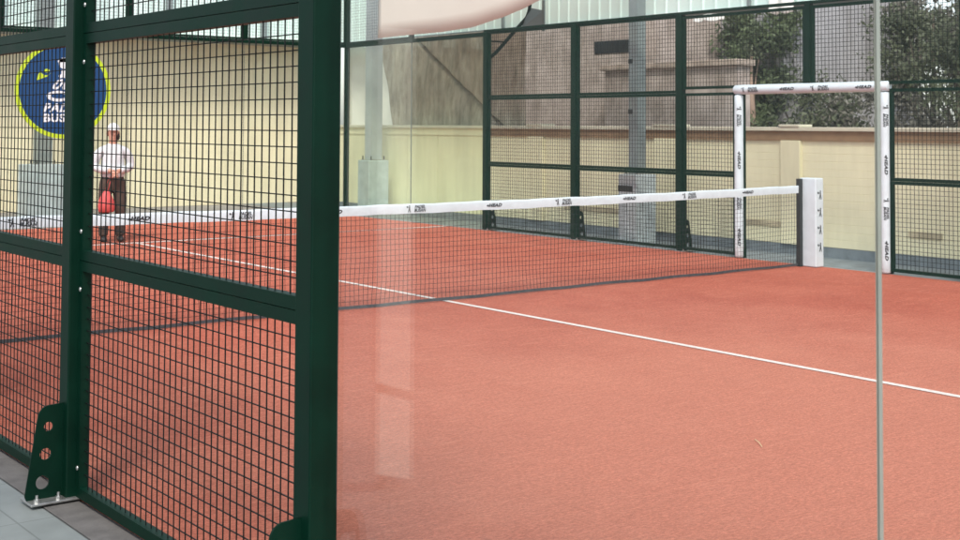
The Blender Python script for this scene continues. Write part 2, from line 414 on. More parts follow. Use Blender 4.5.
# near glass panes
def pane(name, label, x0,x1,y0,y1,z0,z1, m, group):
    b = MB(); b.box(x0,x1,y0,y1,z0,z1)
    ex, ey = x1-x0, y1-y0
    for i in range(6):   # narrow faces are the ground edges
        f = b.f[i]; nx = [b.v[k][0] for k in f]; ny = [b.v[k][1] for k in f]
        big = (max(nx)-min(nx) < 1e-6) if ex < ey else (max(ny)-min(ny) < 1e-6)
        b.m[i] = 0 if big else 1
    o = b.build(name, [m, M['frost'] if m is M['glass'] else M['farfrost']]); o.location = (0,0,0)
    return tag(o, label, 'glass pane', group)
pane('glass_pane', 'large clear near glass pane between the thick green post and the vertical seam', -.006,.006,-7.995,-6.03,.005,3, M['glass'], 'glass panes of the near court wall')
pane('glass_pane', 'clear near glass pane on the right of the vertical seam', -.006,.006,-10,-8.0,.005,3, M['glass'], 'glass panes of the near court wall')

# far side fence
ff = thing('mesh_fence', 'far dark green mesh fence with slim posts before the low yellow wall', 'fence', (10,2,0))
for y in (6,4,2,-2,-4): post(ff, 10, y, .002, 2.985, .088, 1)
post(ff, 10, 0, 2.09, 2.985, .075)
FV = ((.03,.997),(1.0,1.992),(1.995,2.985))
for (ya,yb) in ((4.045,5.955),(2.045,3.955)):
    for (za,zb) in FV: mesh_panel(ff,'x',10,ya,yb,za,zb,.035,.0030)
for (za,zb) in FV[:2]:
    mesh_panel(ff,'x',10,1.09,1.955,za,zb,.035,.0030)
    mesh_panel(ff,'x',10,-1.955,-1.08,za,zb,.035,.0030)
    mesh_panel(ff,'x',10,-3.955,-2.045,za,zb,.035,.0030)
mesh_panel(ff,'x',10,.04,1.955,2.04,2.965,.035,.0030); mesh_panel(ff,'x',10,-1.955,-.04,2.04,2.965,.035,.0030)
mesh_panel(ff,'x',10,-3.955,-2.045,2.0,2.965,.035,.0030)
b = MB(); b.box(9.965,10.035,-4.0,6.04,2.987,3.02); b.build('top_rail', M['green'], ff)
# far glass
G2 = 'glass panes of the far court wall'
pane('glass_pane', 'clear far glass pane beside the mesh fence, the brown tarp folds behind it', 9.994,10.006,6.05,7.995,.02,2.92, M['glassfar'], G2)
pane('glass_pane', 'clear far glass pane at the court corner, the pale steel column stands behind it', 9.994,10.006,8.005,9.95,.02,2.92, M['glassfar'], G2)
# back wall: glass below, mesh above
G3 = 'glass panes of the back court wall'
pane('glass_pane', 'clear back glass pane carrying the round blue sign', 4.005,5.995,9.994,10.006,.02,2.92, M['glassback'], G3)
pane('glass_pane', 'clear back glass pane just right of the round blue sign', 6.005,7.995,9.994,10.006,.02,2.92, M['glassback'], G3)
pane('glass_pane', 'clear back glass pane nearest the court corner, partly behind the thick green post', 8.005,9.95,9.994,10.006,.02,2.92, M['glassback'], G3)
pane('glass_pane', 'clear back glass pane at the left end, left of the round blue sign', 2.005,3.995,9.994,10.006,.02,2.92, M['glassback'], G3)
bf = thing('mesh_fence', 'strip of green mesh fence standing on top of the back glass wall', 'fence', (8,10,2.95))
b = MB(); b.box(1.9,10.035,9.965,10.035,2.925,2.985); b.box(9.965,10.035,6.05,9.965,2.925,2.985); b.build('top_rail', M['green'], bf)
for x in (2,4,6,8): post(bf, x, 10, 2.986, 4, .06)
post(bf, 10, 10, .002, 4, .075); post(bf, 10, 8, 2.986, 4, .06)
for x in (2,4,6,8): mesh_panel(bf,'y',10,x+.03,x+1.965,2.99,3.98,.03,.0021)
mesh_panel(bf,'x',10,8.03,9.96,2.99,3.98,.03,.0021)

# ------------------------------------------------------------------ lettering helpers
def figure_icon(h):
    """small player figure, height h, as a list of outlines"""
    s = h
    parts = [circle(.02*s,.40*s,.10*s,.10*s,12),
             [(-.07*s,.28*s),(.12*s,.27*s),(.10*s,.02*s),(.22*s,-.46*s),(.11*s,-.48*s),(.02*s,-.12*s),(-.12*s,-.46*s),(-.23*s,-.44*s),(-.08*s,.04*s)],
             [(-.09*s,.26*s),(-.30*s,.10*s),(-.34*s,.15*s),(-.12*s,.34*s)],
             circle(-.38*s,.26*s,.10*s,.13*s,12)]
    return parts
def icon_mesh(h): 
    return [flat_shape([p]) for p in figure_icon(h)]
def club_items(h, wide=1.0):
    icon = [(m, Matrix.Translation((-1.55*h*wide*.95, 0, 0))) for m in icon_mesh(h*1.05)]
    items = []
    items.append((letters('PADEL', h*.60, .035, .2, wide), Matrix.Translation((.35*h*wide, .24*h, 0))))
    items.append((letters('BUSAN', h*.60, .035, .2, wide), Matrix.Translation((.35*h*wide, -.26*h, 0))))
    return [('printed_emblem', icon), ('printed_words', items)]
def head_items(h, wide=1.35):
    word = [(letters('HEAD', h, .05, .25, wide, 1.1), Matrix.Translation((.25*h,0,0)))]
    icon = [(flat_shape([[(-2.3*h,-.05*h),(-1.9*h,.2*h),(-1.45*h,.05*h),(-1.85*h,-.22*h)]]), Matrix())]
    return [('printed_emblem', icon), ('printed_word', word)]
RX = Matrix.Rotation(R(90),4,'X')           # text facing -y
FX = Matrix(((0,0,-1,0),(-1,0,0,0),(0,1,0,0),(0,0,0,1)))   # text facing -x, reading along -y

# ------------------------------------------------------------------ the net
nt_ = thing('tennis_net', 'black court net with white printed top band stretched across the red court', 'net', (4.9,0,0))
def topz(x): return .884 + .036*((x-5)/5)**2 + .0022*math.sin(x*6.3)+.0014*math.sin(x*17)
def sway(x, z):
    return .012*math.sin(x*2.1+z*3)*(1-z/1.0) + .005*math.sin(x*7.3+1)*(1-z)
x0, x1 = .12, 9.86
b = MB()
nx = round((x1-x0)/.045); xs = [x0+(x1-x0)*i/nx for i in range(nx+1)]
def warp(x): return .006*math.sin(x*5.7)+.004*math.sin(x*13.1)
for i, x in enumerate(xs):
    zt = topz(x)-.08
    b.tube([(x+warp(x+z)*(1-z), sway(x,z), .03+(zt-.03)*z) for z in (0,.25,.5,.75,1)], .0019, 4, cap=False)
nz = 17
for k in range(1, nz):
    f = k/nz
    pts = []
    for i in range(0, nx+1, 3):
        x = xs[i]; zt = topz(x)-.08; z = .03+(zt-.03)*f
        pts.append((x, sway(x,f), z+.006*math.sin(x*4.1+k*.8)*(1-f)))
    b.tube(pts, .0019, 4, cap=False)
b.build('netting', M['net'], nt_)
b = MB()
for i in range(0, nx, 2):
    xa, xb = xs[i], xs[min(i+2,nx)]
    za, zb = .004+.006*abs(math.sin(xa*3)), .004+.006*abs(math.sin(xb*3))
    ya, yb = sway(xa,0), sway(xb,0)
    b.add([(xa,ya-.004,za),(xb,yb-.004,zb),(xb,yb-.004,zb+.026),(xa,ya-.004,za+.026),(xa,ya+.004,za),(xb,yb+.004,zb),(xb,yb+.004,zb+.026),(xa,ya+.004,za+.026)],
          [(0,1,2,3),(7,6,5,4),(3,2,6,7),(1,0,4,5)])
b.build('bottom_hem', M['hem'], nt_)
b = MB()     # folded white band
H = .088
for i in range(0, nx, 2):
    xa, xb = xs[i], xs[min(i+2,nx)]
    za, zb = topz(xa), topz(xb)
    prof = [(-.006,-H),(-.009,-.02),(-.005,-.003),(.005,-.003),(.009,-.02),(.006,-H)]
    vs = [(xa, p[0], za+p[1]) for p in prof]+[(xb, p[0], zb+p[1]) for p in prof]
    n = len(prof)
    b.add(vs, [(k, k+n, k+1+n, k+1) for k in range(n-1)])
band = b.build('top_band', M['tape'], nt_, smooth=True)
def on_band(groups, x):
    sl = .072*((x-5)/25)
    mx = Matrix.Translation((x,-.0105,topz(x)-.046)) @ Matrix.Rotation(-math.atan(sl),4,'Y') @ RX
    for nm, items in groups: link_mesh(nm, join_meshes(nm, items, M['ink']), band, mx)
for x in (1.10,2.84,4.55,6.28,8.03): on_band(club_items(.062,1.0), x)
for x in (1.96,3.68,5.41,7.14,8.93): on_band(head_items(.040), x)
# far net post
np_ = thing('net_post', 'net post at the far end of the net wrapped in a white printed pad', 'net post', (9.9,-.08,0))
b = MB(); b.box(9.795,9.838,-.03,.03,.002,.99); b.build('pole', M['dark'], np_, bevel=.004)
b = MB(); b.box(9.845,9.985,-.205,.02,.004,1.0)
pad = b.build('padding', M['pad'], np_, bevel=.012)
for k in range(4):
    its = [(m, Matrix()) for m in icon_mesh(.105)]
    me = join_meshes('printed_mark', its, M['ink'])
    link_mesh('printed_mark', me, pad, Matrix.Translation((9.925,-.2062,.225+.195*k)) @ RX)

# ------------------------------------------------------------------ padded gate frame
gf = thing('gate_frame', 'open court gateway framed in round white printed padding beside the net post', 'gate frame', (10,0,0))
def pad_tube(pts, r):
    b = MB(); b.tube(pts, r, 20); o = b.build('padding', M['pad'], gf, smooth=True)
    for p in o.data.polygons:
        if len(p.vertices) > 4: p.use_smooth = False
    return o
def soft(pa, pb, r):
    pa, pb = Vector(pa), Vector(pb); d = (pb-pa).normalized()
    n = 14; pts = [pa, pa+d*.012]+[pa+(pb-pa)*(k/n) for k in range(1,n)]+[pb-d*.012, pb]
    rs = [r*.8, r*.97]+[r*(1+.018*math.sin(k*2.3)) for k in range(1,n)]+[r*.97, r*.8]
    b = MB(); b.tube(pts, rs, 20); o = b.build('padding', M['pad'], gf, smooth=True); return o
cx_ = 9.985
up1 = soft((cx_,1.035,.01),(cx_,1.035,1.955), .054)
up2 = soft((cx_,-1.02,.01),(cx_,-1.02,1.955), .054)
lin = soft((cx_,1.09,2.02),(cx_,-1.075,2.02), .058)
b = MB(); b.box(10.02,10.06,.99,1.08,.003,2.0); b.box(10.02,10.06,-1.065,-.975,.003,2.0); b.build('steel_frame', M['green'], gf)
def wrap(me, axis_y, axis_z, r):
    for v in me.vertices:
        d = (v.co.z-axis_z) if axis_y is None else (v.co.y-axis_y)
        v.co.x = cx_ - math.sqrt(max(1e-6, (r+.0025)**2 - d*d))
for k, (y, it) in enumerate(((.80,0),(.27,1),(-.22,0),(-.78,1))):
    for nm, its in (club_items(.062,1.25) if it==0 else head_items(.045,1.5)):
        me = join_meshes(nm, its, M['ink'])
        me.transform(Matrix.Translation((0,y,2.015)) @ FX); wrap(me, None, 2.02, .059)
        link_mesh(nm, me, lin)
for upo, y in ((up1,1.035),(up2,-1.02)):
    for k, (z, it) in enumerate(((1.68,0),(1.18,1),(.68,0),(.26,1))):
        for nm, its in (club_items(.058,1.25) if it==0 else head_items(.045,1.5)):
            me = join_meshes(nm, its, M['ink'])
            me.transform(Matrix.Translation((0,y,z)) @ FX @ Matrix.Rotation(R(-90),4,'Z')); wrap(me, y, None, .055)
            me.transform(Matrix.Translation((cx_,y,0)) @ Matrix.Rotation(R(42),4,'Z') @ Matrix.Translation((-cx_,-y,0)))
            link_mesh(nm, me, upo)

# ------------------------------------------------------------------ curved light pole on the far fence
lp = thing('light_pole', 'dark green curved light pole bracketed to the far fence post under the cream canvas', 'light pole', (10.1,6,2.5))
b = MB(); b.tube([(10.05,6,2.60),(10.17,6,2.68),(10.33,6,2.83),(10.5,5.99,3.0),(10.66,5.97,3.16),(10.78,5.94,3.36),(10.82,5.92,3.7),(10.82,5.92,4.6)], .028, 10); b.build('curved_pole', M['green'], lp, smooth=True)
b = MB(); b.box(10.045,10.32,5.985,6.015,2.84,2.862); b.build('stay', M['green'], lp)
b = MB(); b.box(10.80,10.83,5.62,5.66,3.02,3.5); b.add([(10.62,5.955,3.06),(10.81,5.64,3.10),(10.81,5.64,3.34),(10.80,5.95,3.40)],[(0,1,2,3)]); b.build('bracket_plate', M['colsteel'], lp)

# ------------------------------------------------------------------ hall columns
def column(label, x0, y0, bx, by, bh, w, m, zt=6.5, plates=()):
    t = thing('steel_column', label, 'column', (x0+bx/2, y0+by/2, 0), 'steel columns of the hall')
    b = MB(); b.box(x0,x0+bx,y0,y0+by,-.01,bh); ft = b.build('concrete_base', M['conc'], t, bevel=.012)
    cx, cy = x0+bx/2, y0+by/2
    b = MB(); h=w/2
    b.box(cx-h,cx+h,cy-h,cy-h+.014,bh+.014,zt); b.box(cx-h,cx+h,cy+h-.014,cy+h,bh+.014,zt); b.box(cx-.006,cx+.006,cy-h+.014,cy+h-.014,bh+.014,zt)
    b.box(cx-h-.002,cx-h+.010,cy-h+.016,cy+h-.016,bh+.014,zt)
    b.build('shaft', m, t)
    b = MB(); b.box(cx-h-.05,cx+h+.05,cy-h-.05,cy+h+.05,bh+.001,bh+.013); b.build('foot_plate', M['galv'], t)
    for sx in (-1,1):
        for sy in (-1,1):
            q = MB(); q.tube([(cx+sx*(h+.025),cy+sy*(h+.025),bh+.012),(cx+sx*(h+.025),cy+sy*(h+.025),bh+.075)], .012, 6); q.build('anchor_bolt', M['dark'], t)
    for (za, zb) in plates:
        b = MB(); b.box(cx-h-.006,cx-h-.0025,cy+.0,cy+h+.004,za,zb); b.build('tie_plate', M['dark'], t)
    return t, ft
t, ft = column('grey steel column on a concrete base behind the mesh fence, between two slim fence posts', 10.12, 2.93, .38, .34, .93, .16, M['colsteel'], 6.5, ((1.74,1.80),(2.42,2.48)))
b = MB(); b.box(10.116,10.1185,2.99,3.27,.70,.78); sub(b, 'dark_plaque', M['dark'], ft)
column('pale steel column on a concrete base behind the far glass pane at the court corner', 10.35, 9.81, .42, .36, .95, .22, M['colpale'])
column('grey steel column on a wide concrete base behind the round blue sign', 5.22, 12.3, .66, .5, .88, .25, M['colsteel'])

# ------------------------------------------------------------------ pale yellow boundary wall beyond the far fence
bw = thing('boundary_wall', 'low pale yellow wall with brown band and pilasters beyond the far fence', 'wall', (11,3,0))
pil = [5.82, 2.97, .90, -1.85, -4.6]
WX = 11.0
def grooved(y0, y1):
    b = MB(); prof = []; z = .115; 
    while z < 1.40:
        zt = min(z+.094, 1.41); prof += [(WX, z+.004), (WX, zt-.004), (WX+.003, zt)]; z = zt
    prof = [(WX+.002,.115)]+prof
    n = len(prof)
    b.add([(p[0],y0,p[1]) for p in prof]+[(p[0],y1,p[1]) for p in prof], [(k+n,k,k+1,k+1+n) for k in range(n-1)])
    b.box(WX+.02,WX+.15,y0,y1,-.01,1.405)
    b.build('wall_panel', M['yellow'], bw)
segs = [(5.99+.33,7.2)]
edges_ = [(-12,-4.6),(-4.3,-1.85),(-1.55,.90),(1.20,2.97),(3.42,5.82),(6.18,7.2)]
for (a, c) in edges_: grooved(a, c)
for (a, c) in zip((7.205,8.65,9.56,10.4), (8.645,9.555,10.395,13.0)):
    b = MB(); b.box(WX,WX+.15,a,c-.006,.115,1.405); b.build('wall_panel', M['yellow'], bw)
for (a, c) in ((5.82,6.18),(2.97,3.42),(.90,1.20),(-1.85,-1.55),(-4.6,-4.3)):
    b = MB(); b.box(WX-.05,WX+.16,a,c,.115,1.405); b.build('pilaster', M['yellow'], bw, bevel=.006)
    b = MB(); b.box(WX-.075,WX+.2,a-.006,c+.006,1.576,1.606); b.build('pilaster_cap', M['coping'], bw, bevel=.006)
b = MB(); b.box(WX-.03,WX+.17,-12,7.2,1.408,1.522); b.build('brown_band', M['brown'], bw)
b = MB(); b.box(WX-.062,WX+.19,-12,13,1.524,1.574); b.build('coping', M['coping'], bw, bevel=.006)
b = MB(); b.box(WX-.02,WX+.16,7.203,13,1.408,1.522); b.build('frieze', M['yellow'], bw)
b = MB(); b.box(WX-.012,WX+.15,-12,13,-.01,.112); b.build('plinth', M['plinth'], bw)
for (a, c) in ((4.15,5.35),(3.44,3.9),(1.22,1.82),(-1.05,-.62)):  # olive strips stand in for soft shadow bands along the wall
    b = MB(); b.box(WX-.012,WX+.004,a,c,.315,.385); b.build('shade_strip', M['olive'], bw)

# ------------------------------------------------------------------ mint cladding
def clad_sheet(parent, plane, c, a0, a1, z0, z1, ribs=4):
    prof = []; L = (a1-a0); n = ribs
    for k in range(n):
        a = a0+L*k/n; p = L/n
        prof += [(a,0),(a+p*.80,0),(a+p*.84,.022),(a+p*.94,.022)]
    prof.append((a1,0))
    pt = (lambda a,d,z: (c-d,a,z)) if plane=='x' else (lambda a,d,z: (a,c-d,z))
    b = MB(); m = len(prof)
    b.add([pt(a,d,z0) for a,d in prof]+[pt(a,d,z1) for a,d in prof], [(k,k+1,k+1+m,k+m) for k in range(m-1)])
    b.build('sheet', M['clad'], parent)
cl = thing('cladding', 'pale mint corrugated side cladding hanging above the far fence', 'cladding', (11.5,4,3.17))
y = -5.0
while y < 13.5:
    clad_sheet(cl, 'x', 11.5, y, y+.94, 3.2+random.uniform(-.006,.006), 4.5); y += .945
b = MB(); b.box(11.42,11.60,-5,13.6,3.15,3.195); b.build('edge_beam', M['colsteel'], cl)
for yy in (2.1,7.4,-3.2):
    b = MB(); b.box(11.43,11.465,yy,yy+.05,3.2,4.5); b.build('cladding_post', M['colsteel'], cl)
cb = thing('cladding', 'pale mint corrugated cladding above the yellow building wall behind the back fence', 'cladding', (6,14.1,3.25))
x = -3.0
while x < 12.4:
    clad_sheet(cb, 'y', 14.1, x, x+.94, 3.26, 6.8); x += .945
for xx in (8.40,10.45,5.2,2.2):
    b = MB(); b.box(xx,xx+.11,13.98,14.06,3.255,6.8); b.build('cladding_post', M['colsteel'], cb)
# yellow building wall behind
yb = thing('building_wall', 'tall plain pale yellow building wall behind the back glass', 'building', (5,14,0))
b = MB(); b.box(-4,12.0,14.0,14.3,-.01,3.25); b.build('wall', M['yellow_tall'], yb)

b = MB(); b.box(-4,12.0,13.15,13.995,3.165,3.195); b.build('shade_eave', M['colsteel'], yb)  # added slab, unseen behind the rail, to shade the wall top
# ------------------------------------------------------------------ sheets, tarps
def cloth(name, label, cat, fn, nu, nv, m, th=.006):
    vs = [fn(i/nu, j/nv) for j in range(nv+1) for i in range(nu+1)]
    fs = [(j*(nu+1)+i, j*(nu+1)+i+1, (j+1)*(nu+1)+i+1, (j+1)*(nu+1)+i) for j in range(nv) for i in range(nu)]
    b = MB(); b.add(vs, fs); o = b.build(name, m, smooth=True)
    md = o.modifiers.new('thick','SOLIDIFY'); md.thickness = th
    return tag(o, label, cat)
def lerp_pts(pts, t):
    for (a, za), (c, zc) in zip(pts, pts[1:]):
        if (a-t)*(c-t) <= 0: 
            f = (t-a)/(c-a) if c != a else 0
            f2 = f*f*(3-2*f)*.35+f*.65
            return za+(zc-za)*f2
    return pts[-1][1]
cvp = [(8.86,3.035),(8.2,3.04),(7.08,3.04),(6.3,3.065),(5.56,3.165),(5.095,3.255),(4.646,3.368),(4.1,3.56),(3.5,3.85)]
def canvas_fn(u, v):
    y = 8.86+(3.5-8.86)*u; z0 = lerp_pts(cvp, y)
    z = z0+(5.6-z0)*v
    return (9.90+.03*math.sin(y*1.3+z)*v, y, z)
cloth('canvas_sheet', 'smooth cream canvas sheet with a curved lower edge hanging above the far glass', 'canvas', canvas_fn, 48, 10, M['canvas'])
def tarp_fn(u, v):
    z = 3.15+(1.45-3.15)*v
    yl = 10.95-.02*v-.62*v**.7
    y = yl+(6.55-yl)*u
    # diagonal gathered fold from upper left to lower right
    d = (y-(9.75-(3.15-z)*1.62)); fold = .05-.30*math.exp(-((d+.02)/(.085 if d > 0 else .035))**2) - .06*math.exp(-(max(d,0)/.5)**2)*(1 if d > 0 else 0)
    fold *= min(1, .35+v*1.6)
    rip = .02*math.sin(y*7+z*1.2)+.015*math.sin(y*17+2*z)
    return (11.27-fold+rip*.6, y, z)
cloth('tarp', 'grey brown tarpaulin with a diagonal fold hanging behind the far glass above the yellow wall', 'tarpaulin', tarp_fn, 220, 90, M['tarp'])
def wsheet(u, v):
    y = 9.6+3.5*u; z = .02+3.12*v
    return (12.0+.04*math.sin(y*5+z)+.02*math.sin(y*13), y, z)
cloth('plastic_sheet', 'white plastic sheet hanging in the back corner left of the pale column', 'plastic sheet', wsheet, 20, 14, M['whites'])
def patch(y0, y1, z0, z1, lab, ph):  # white sheet pieces standing in for bright sky gaps below the cladding
    def fn(u, v):
        y = y0+(y1-y0)*u; return (11.38+.03*math.sin(9*u+ph)+.02*v, y, z0+(z1-z0)*v+.012*math.sin(u*13+ph)*(1-v))
    o = cloth('sky_gap_sheet', lab, 'sky gap', fn, 14, 5, M['whites'], .004); o['group'] = 'white sheets for sky gaps under the side cladding'
patch(2.52,3.08,3.03,3.13, 'white sky-gap scrap under the cladding edge right of the second slim fence post', .3)
patch(1.35,1.72,3.06,3.42, 'white sky-gap scrap at the cladding edge above the left end of the padded gateway', 1.4)

# ------------------------------------------------------------------ beyond the wall
rw = thing('brick_wall', 'old brown rubble wall with a pale ledge beyond the yellow wall', 'wall', (13.2,6,0))
b = MB(); b.box(13,13.3,3.7,6.6,-.01,2.50); b.build('masonry', M['rubble'], rw)
b = MB(); b.box(12.93,13.36,3.64,6.66,2.503,2.60); b.build('ledge', M['ledge'], rw, bevel=.01)
rb = thing('storehouse', 'old brown brick storehouse with a dark window rising behind the rubble wall', 'building', (14,9,0))
b = MB(); b.box(13.6,17,6.0,15,-.01,5.5); w_ = b.build('wall', M['rubble'], rb)
b = MB(); b.box(13.585,13.6,6.62,7.5,2.85,3.07); wf = b.build('window', M['windowglass'], rb)
hs = thing('house', 'mauve grey rendered house behind the old brown wall', 'building', (15,4.5,0))
b = MB(); b.box(15.2,19,4.6,5.99,-.01,5.2); b.build('wall', M['mauve'], hs)
b = MB(); b.box(15.0,19.2,4.5,5.99,5.203,5.35); b.build('roof', M['brown'], hs)
hs2 = thing('house', 'grey house far behind the trees at the right edge', 'building', (24,1,0))
b = MB(); b.box(23,28,-3.5,4.0,-.01,6); b.build('wall', M['greyrender'], hs2)
b = MB(); b.box(22.8,28.2,-3.7,4.2,6.003,6.2); b.build('roof', M['brown'], hs2)

b = MB(); n1, n2 = 40, 8
vs = []; fs = []
for i in range(n1+1):
    y = -14+34*i/n1
    for j in range(n2+1):
        f = j/n2; x = 17.5+5*f
        vs.append((x, y, -.1+(1.9+.5*math.sin(y*.6)+.3*math.sin(y*1.7+1))*math.sin(f*math.pi/2)**1.2+random.uniform(-.08,.08)))
for i in range(n1):
    for j in range(n2): fs.append((i*(n2+1)+j, i*(n2+1)+j+1, (i+1)*(n2+1)+j+1, (i+1)*(n2+1)+j))
b.add(vs, fs); o = b.build('hillside', M['hill'], smooth=True); o['kind'] = 'structure'

def tree(name, label, x, y, trunk_h, cz, rx, ry, rz, n, leaf, lm, tm=None, tr=.07, clumps=16, seed=1, group='trees beyond the yellow wall'):
    rnd = random.Random(seed)
    t = thing(name, label, 'tree', (x,y,0), group)
    b = MB(); b.tube([(x,y,-.05),(x+.03,y-.02,trunk_h*.5),(x-.02,y+.04,trunk_h),(x,y+.02,cz+rz*.5)], [tr,tr*.85,tr*.7,tr*.25], 8)
    cc = []
    for k in range(clumps):
        while True:
            p = Vector((rnd.uniform(-1,1),rnd.uniform(-1,1),rnd.uniform(-1,1)))
            if p.length < 1: break
        p = Vector((x+p.x*rx, y+p.y*ry, cz+p.z*rz)); cc.append(p)
        if k % 2 == 0: b.tube([(x,y,trunk_h*.8),((x+p.x)/2,(y+p.y)/2,(trunk_h*.8+p.z)/2+.06),p], [tr*.4,tr*.22,.006], 5)
    b.build('trunk', tm or M['bark'], t, smooth=True)
    f = MB()
    for _ in range(n):
        c = rnd.choice(cc); s = rnd.uniform(.18,.42)*min(rx,ry,rz)*1.5
        p = c+Vector((rnd.gauss(0,.45),rnd.gauss(0,.45),rnd.gauss(0,.36)))*s
        d = Vector((rnd.gauss(0,1),rnd.gauss(0,1),rnd.gauss(0,.7))).normalized(); q = d.orthogonal().normalized(); q.rotate(Matrix.Rotation(rnd.uniform(0,6.28),3,d))
        e = d.cross(q); l = leaf*rnd.uniform(.6,1.3)
        f.add([p-q*l, p-e*l*.42, p+q*l, p+e*l*.42], [(0,1,2,3)])
    f.build('crown', lm, t)
    return t
tree('leafy_tree', 'bright green bushy tree above the left end of the padded gateway', 15.0, 5.0, 1.6, 2.95, .7,.8,.65, 6500, .055, M['leafgreen'], seed=3)
tree('leafy_tree', 'tree with a bare pale trunk seen through the left of the padded gateway', 14.6, 4.75, 2.45, 2.75, .22,.25,.22, 500, .04, M['leafdark'], M['paletrunk'], .06, clumps=5, seed=5)
tree('leafy_tree', 'dark green bush beyond the wall in the middle of the gateway', 15.8, 4.3, .6, 1.7, .8,.9,.75, 4200, .05, M['leafdark'], seed=8)
tree('leafy_tree', 'brownish bush beyond the wall in the right part of the gateway', 15.4, 2.9, .6, 1.75, .8,.95,.75, 4200, .05, M['leafbrown'], seed=9)
tree('leafy_tree', 'dark tree beyond the wall just right of the glass seam', 16.2, 2.4, 1.2, 2.95, .8,1.0,.8, 4600, .05, M['leafdark'], seed=12)
tree('leafy_tree', 'dark dense tree beyond the wall at the right edge', 15.6, 1.0, 1.0, 2.5, .9,1.0,1.2, 6200, .05, M['leafdark'], seed=15)
tree('leafy_tree', 'tall brownish tree farther back between the gateway and the right edge', 18.5, 3.4, 1.6, 3.3, 1.0,1.4,1.3, 6000, .06, M['leafbrown'], seed=18)
tree('leafy_tree', 'green bush beside the end of the old brown wall', 15.0, 4.95, .5, 1.9, .6,.5,.7, 2600, .05, M['leafgreen'], seed=21)

# things added on the walkway side, seen only mirrored in the near glass
wp = thing('reflection_post', 'white segmented post added on the grey walkway to mirror in the near glass', 'post', (-1.16,-4.66,0))  # made-up post, added out of view to mirror a pale streak
def slab(z0, z1, name):
    b = MB(); xa, xb, ya, yb_ = -1.25,-1.07,-4.70,-4.66
    b.add([(xa,ya,z0[0]),(xb,ya,z0[1]),(xb,yb_,z0[1]),(xa,yb_,z0[0]),(xa,ya,z1[0]),(xb,ya,z1[1]),(xb,yb_,z1[1]),(xa,yb_,z1[0])],
          [(0,3,2,1),(4,5,6,7),(0,1,5,4),(1,2,6,5),(2,3,7,6),(3,0,4,7)])
    b.build(name, M['whites'], wp)
slab((.02,.07),(.36,.42),'reflection_lower_panel'); slab((.40,.46),(2.0,2.0),'reflection_upper_panel')
b = MB(); b.box(-1.19,-1.13,-4.655,-4.61,-.012,1.9); b.build('reflection_stake', M['galv'], wp)
b = MB(); b.box(-9.3,-9.0,-16,14,-.02,3.6); tag(b.build('reflection_backdrop', M['offwhite']), 'plain wall added across the walkway as backdrop for the glass reflections', 'wall')  # added unseen wall, limits what the near glass reflects

# ------------------------------------------------------------------ round sign on the back glass
SC, SR = (4.965, 2.08), .735
sg = thing('round_sign', 'round blue sign with lime rim and white player figure on the back glass', 'sign', (SC[0],9.985,SC[1]))
def disc(name, r0, r1, ya, yb, m):
    pl = [circle(0,0,r1,n=64)]+([circle(0,0,r0,n=64)] if r0 else [])
    me = flat_shape(pl, (yb-ya)/2); me.materials.append(m)
    return link_mesh(name, me, sg, Matrix.Translation((SC[0],(ya+yb)/2,SC[1])) @ RX)
disc('rim', .672, .735, 9.978, 9.992, M['signlime'])
face = disc('face', 0, .672, 9.982, 9.992, M['signblue'])
k_ = .735/235
def zp(pts): return [((px-267)*k_, (270-py)*k_) for px, py in pts]
def arc(cx, cy, rx, ry, a0, a1, n=16): return [(cx+rx*math.cos(R(a0+(a1-a0)*i/n)), cy+ry*math.sin(R(a0+(a1-a0)*i/n))) for i in range(n+1)]
white = [
    [zp(arc(266,140,25,27,0,360,24)[:-1])],                                   # head
    [zp([(236,128),(262,116),(296,122),(300,134),(236,136)])],                # cap peak
    [zp([(254,172),(280,172),(282,192),(296,206),(288,216),(262,208),(246,214),(240,202),(254,192)])],
    [zp([(238,222),(262,216),(268,232),(244,262),(226,270),(212,262),(216,246)]), zp([(242,232),(252,230),(254,236),(236,256),(228,256),(228,248)])],
    [zp([(276,224),(306,226),(330,244),(336,262),(312,262),(300,246),(294,266),(262,268),(258,258)])],
    [zp(arc(240,300,56,26,0,360,28)[:-1]), zp(arc(243,299,39,13,0,360,28)[:-1])],
    [zp([(288,284),(312,278),(346,304),(350,322),(330,322),(292,302)])],
]
its = [(flat_shape(p), Matrix()) for p in white]
its.append((letters('PADEL', .172, .04, .28, 1.12, 1.1), Matrix.Translation(((264-267)*k_, (270-358)*k_, 0))))
its.append((letters('BUSAN', .165, .04, .0, 1.1, 1.1), Matrix.Translation(((268-267)*k_, (270-407)*k_, 0))))
me = join_meshes('printed_mark', its, M['signwhite']); link_mesh('printed_mark', me, face, Matrix.Translation((SC[0],9.9795,SC[1])) @ RX)
tear = zp([(135,226),(142,198)] + arc(180,180,26,20,190,20,14) + [(186,206)])
its = [(flat_shape([tear, zp(arc(184,178,13,9,0,360,16)[:-1])]), Matrix())]
me = join_meshes('printed_racket', its, M['signlime']); link_mesh('printed_racket', me, face, Matrix.Translation((SC[0],9.9795,SC[1])) @ RX)

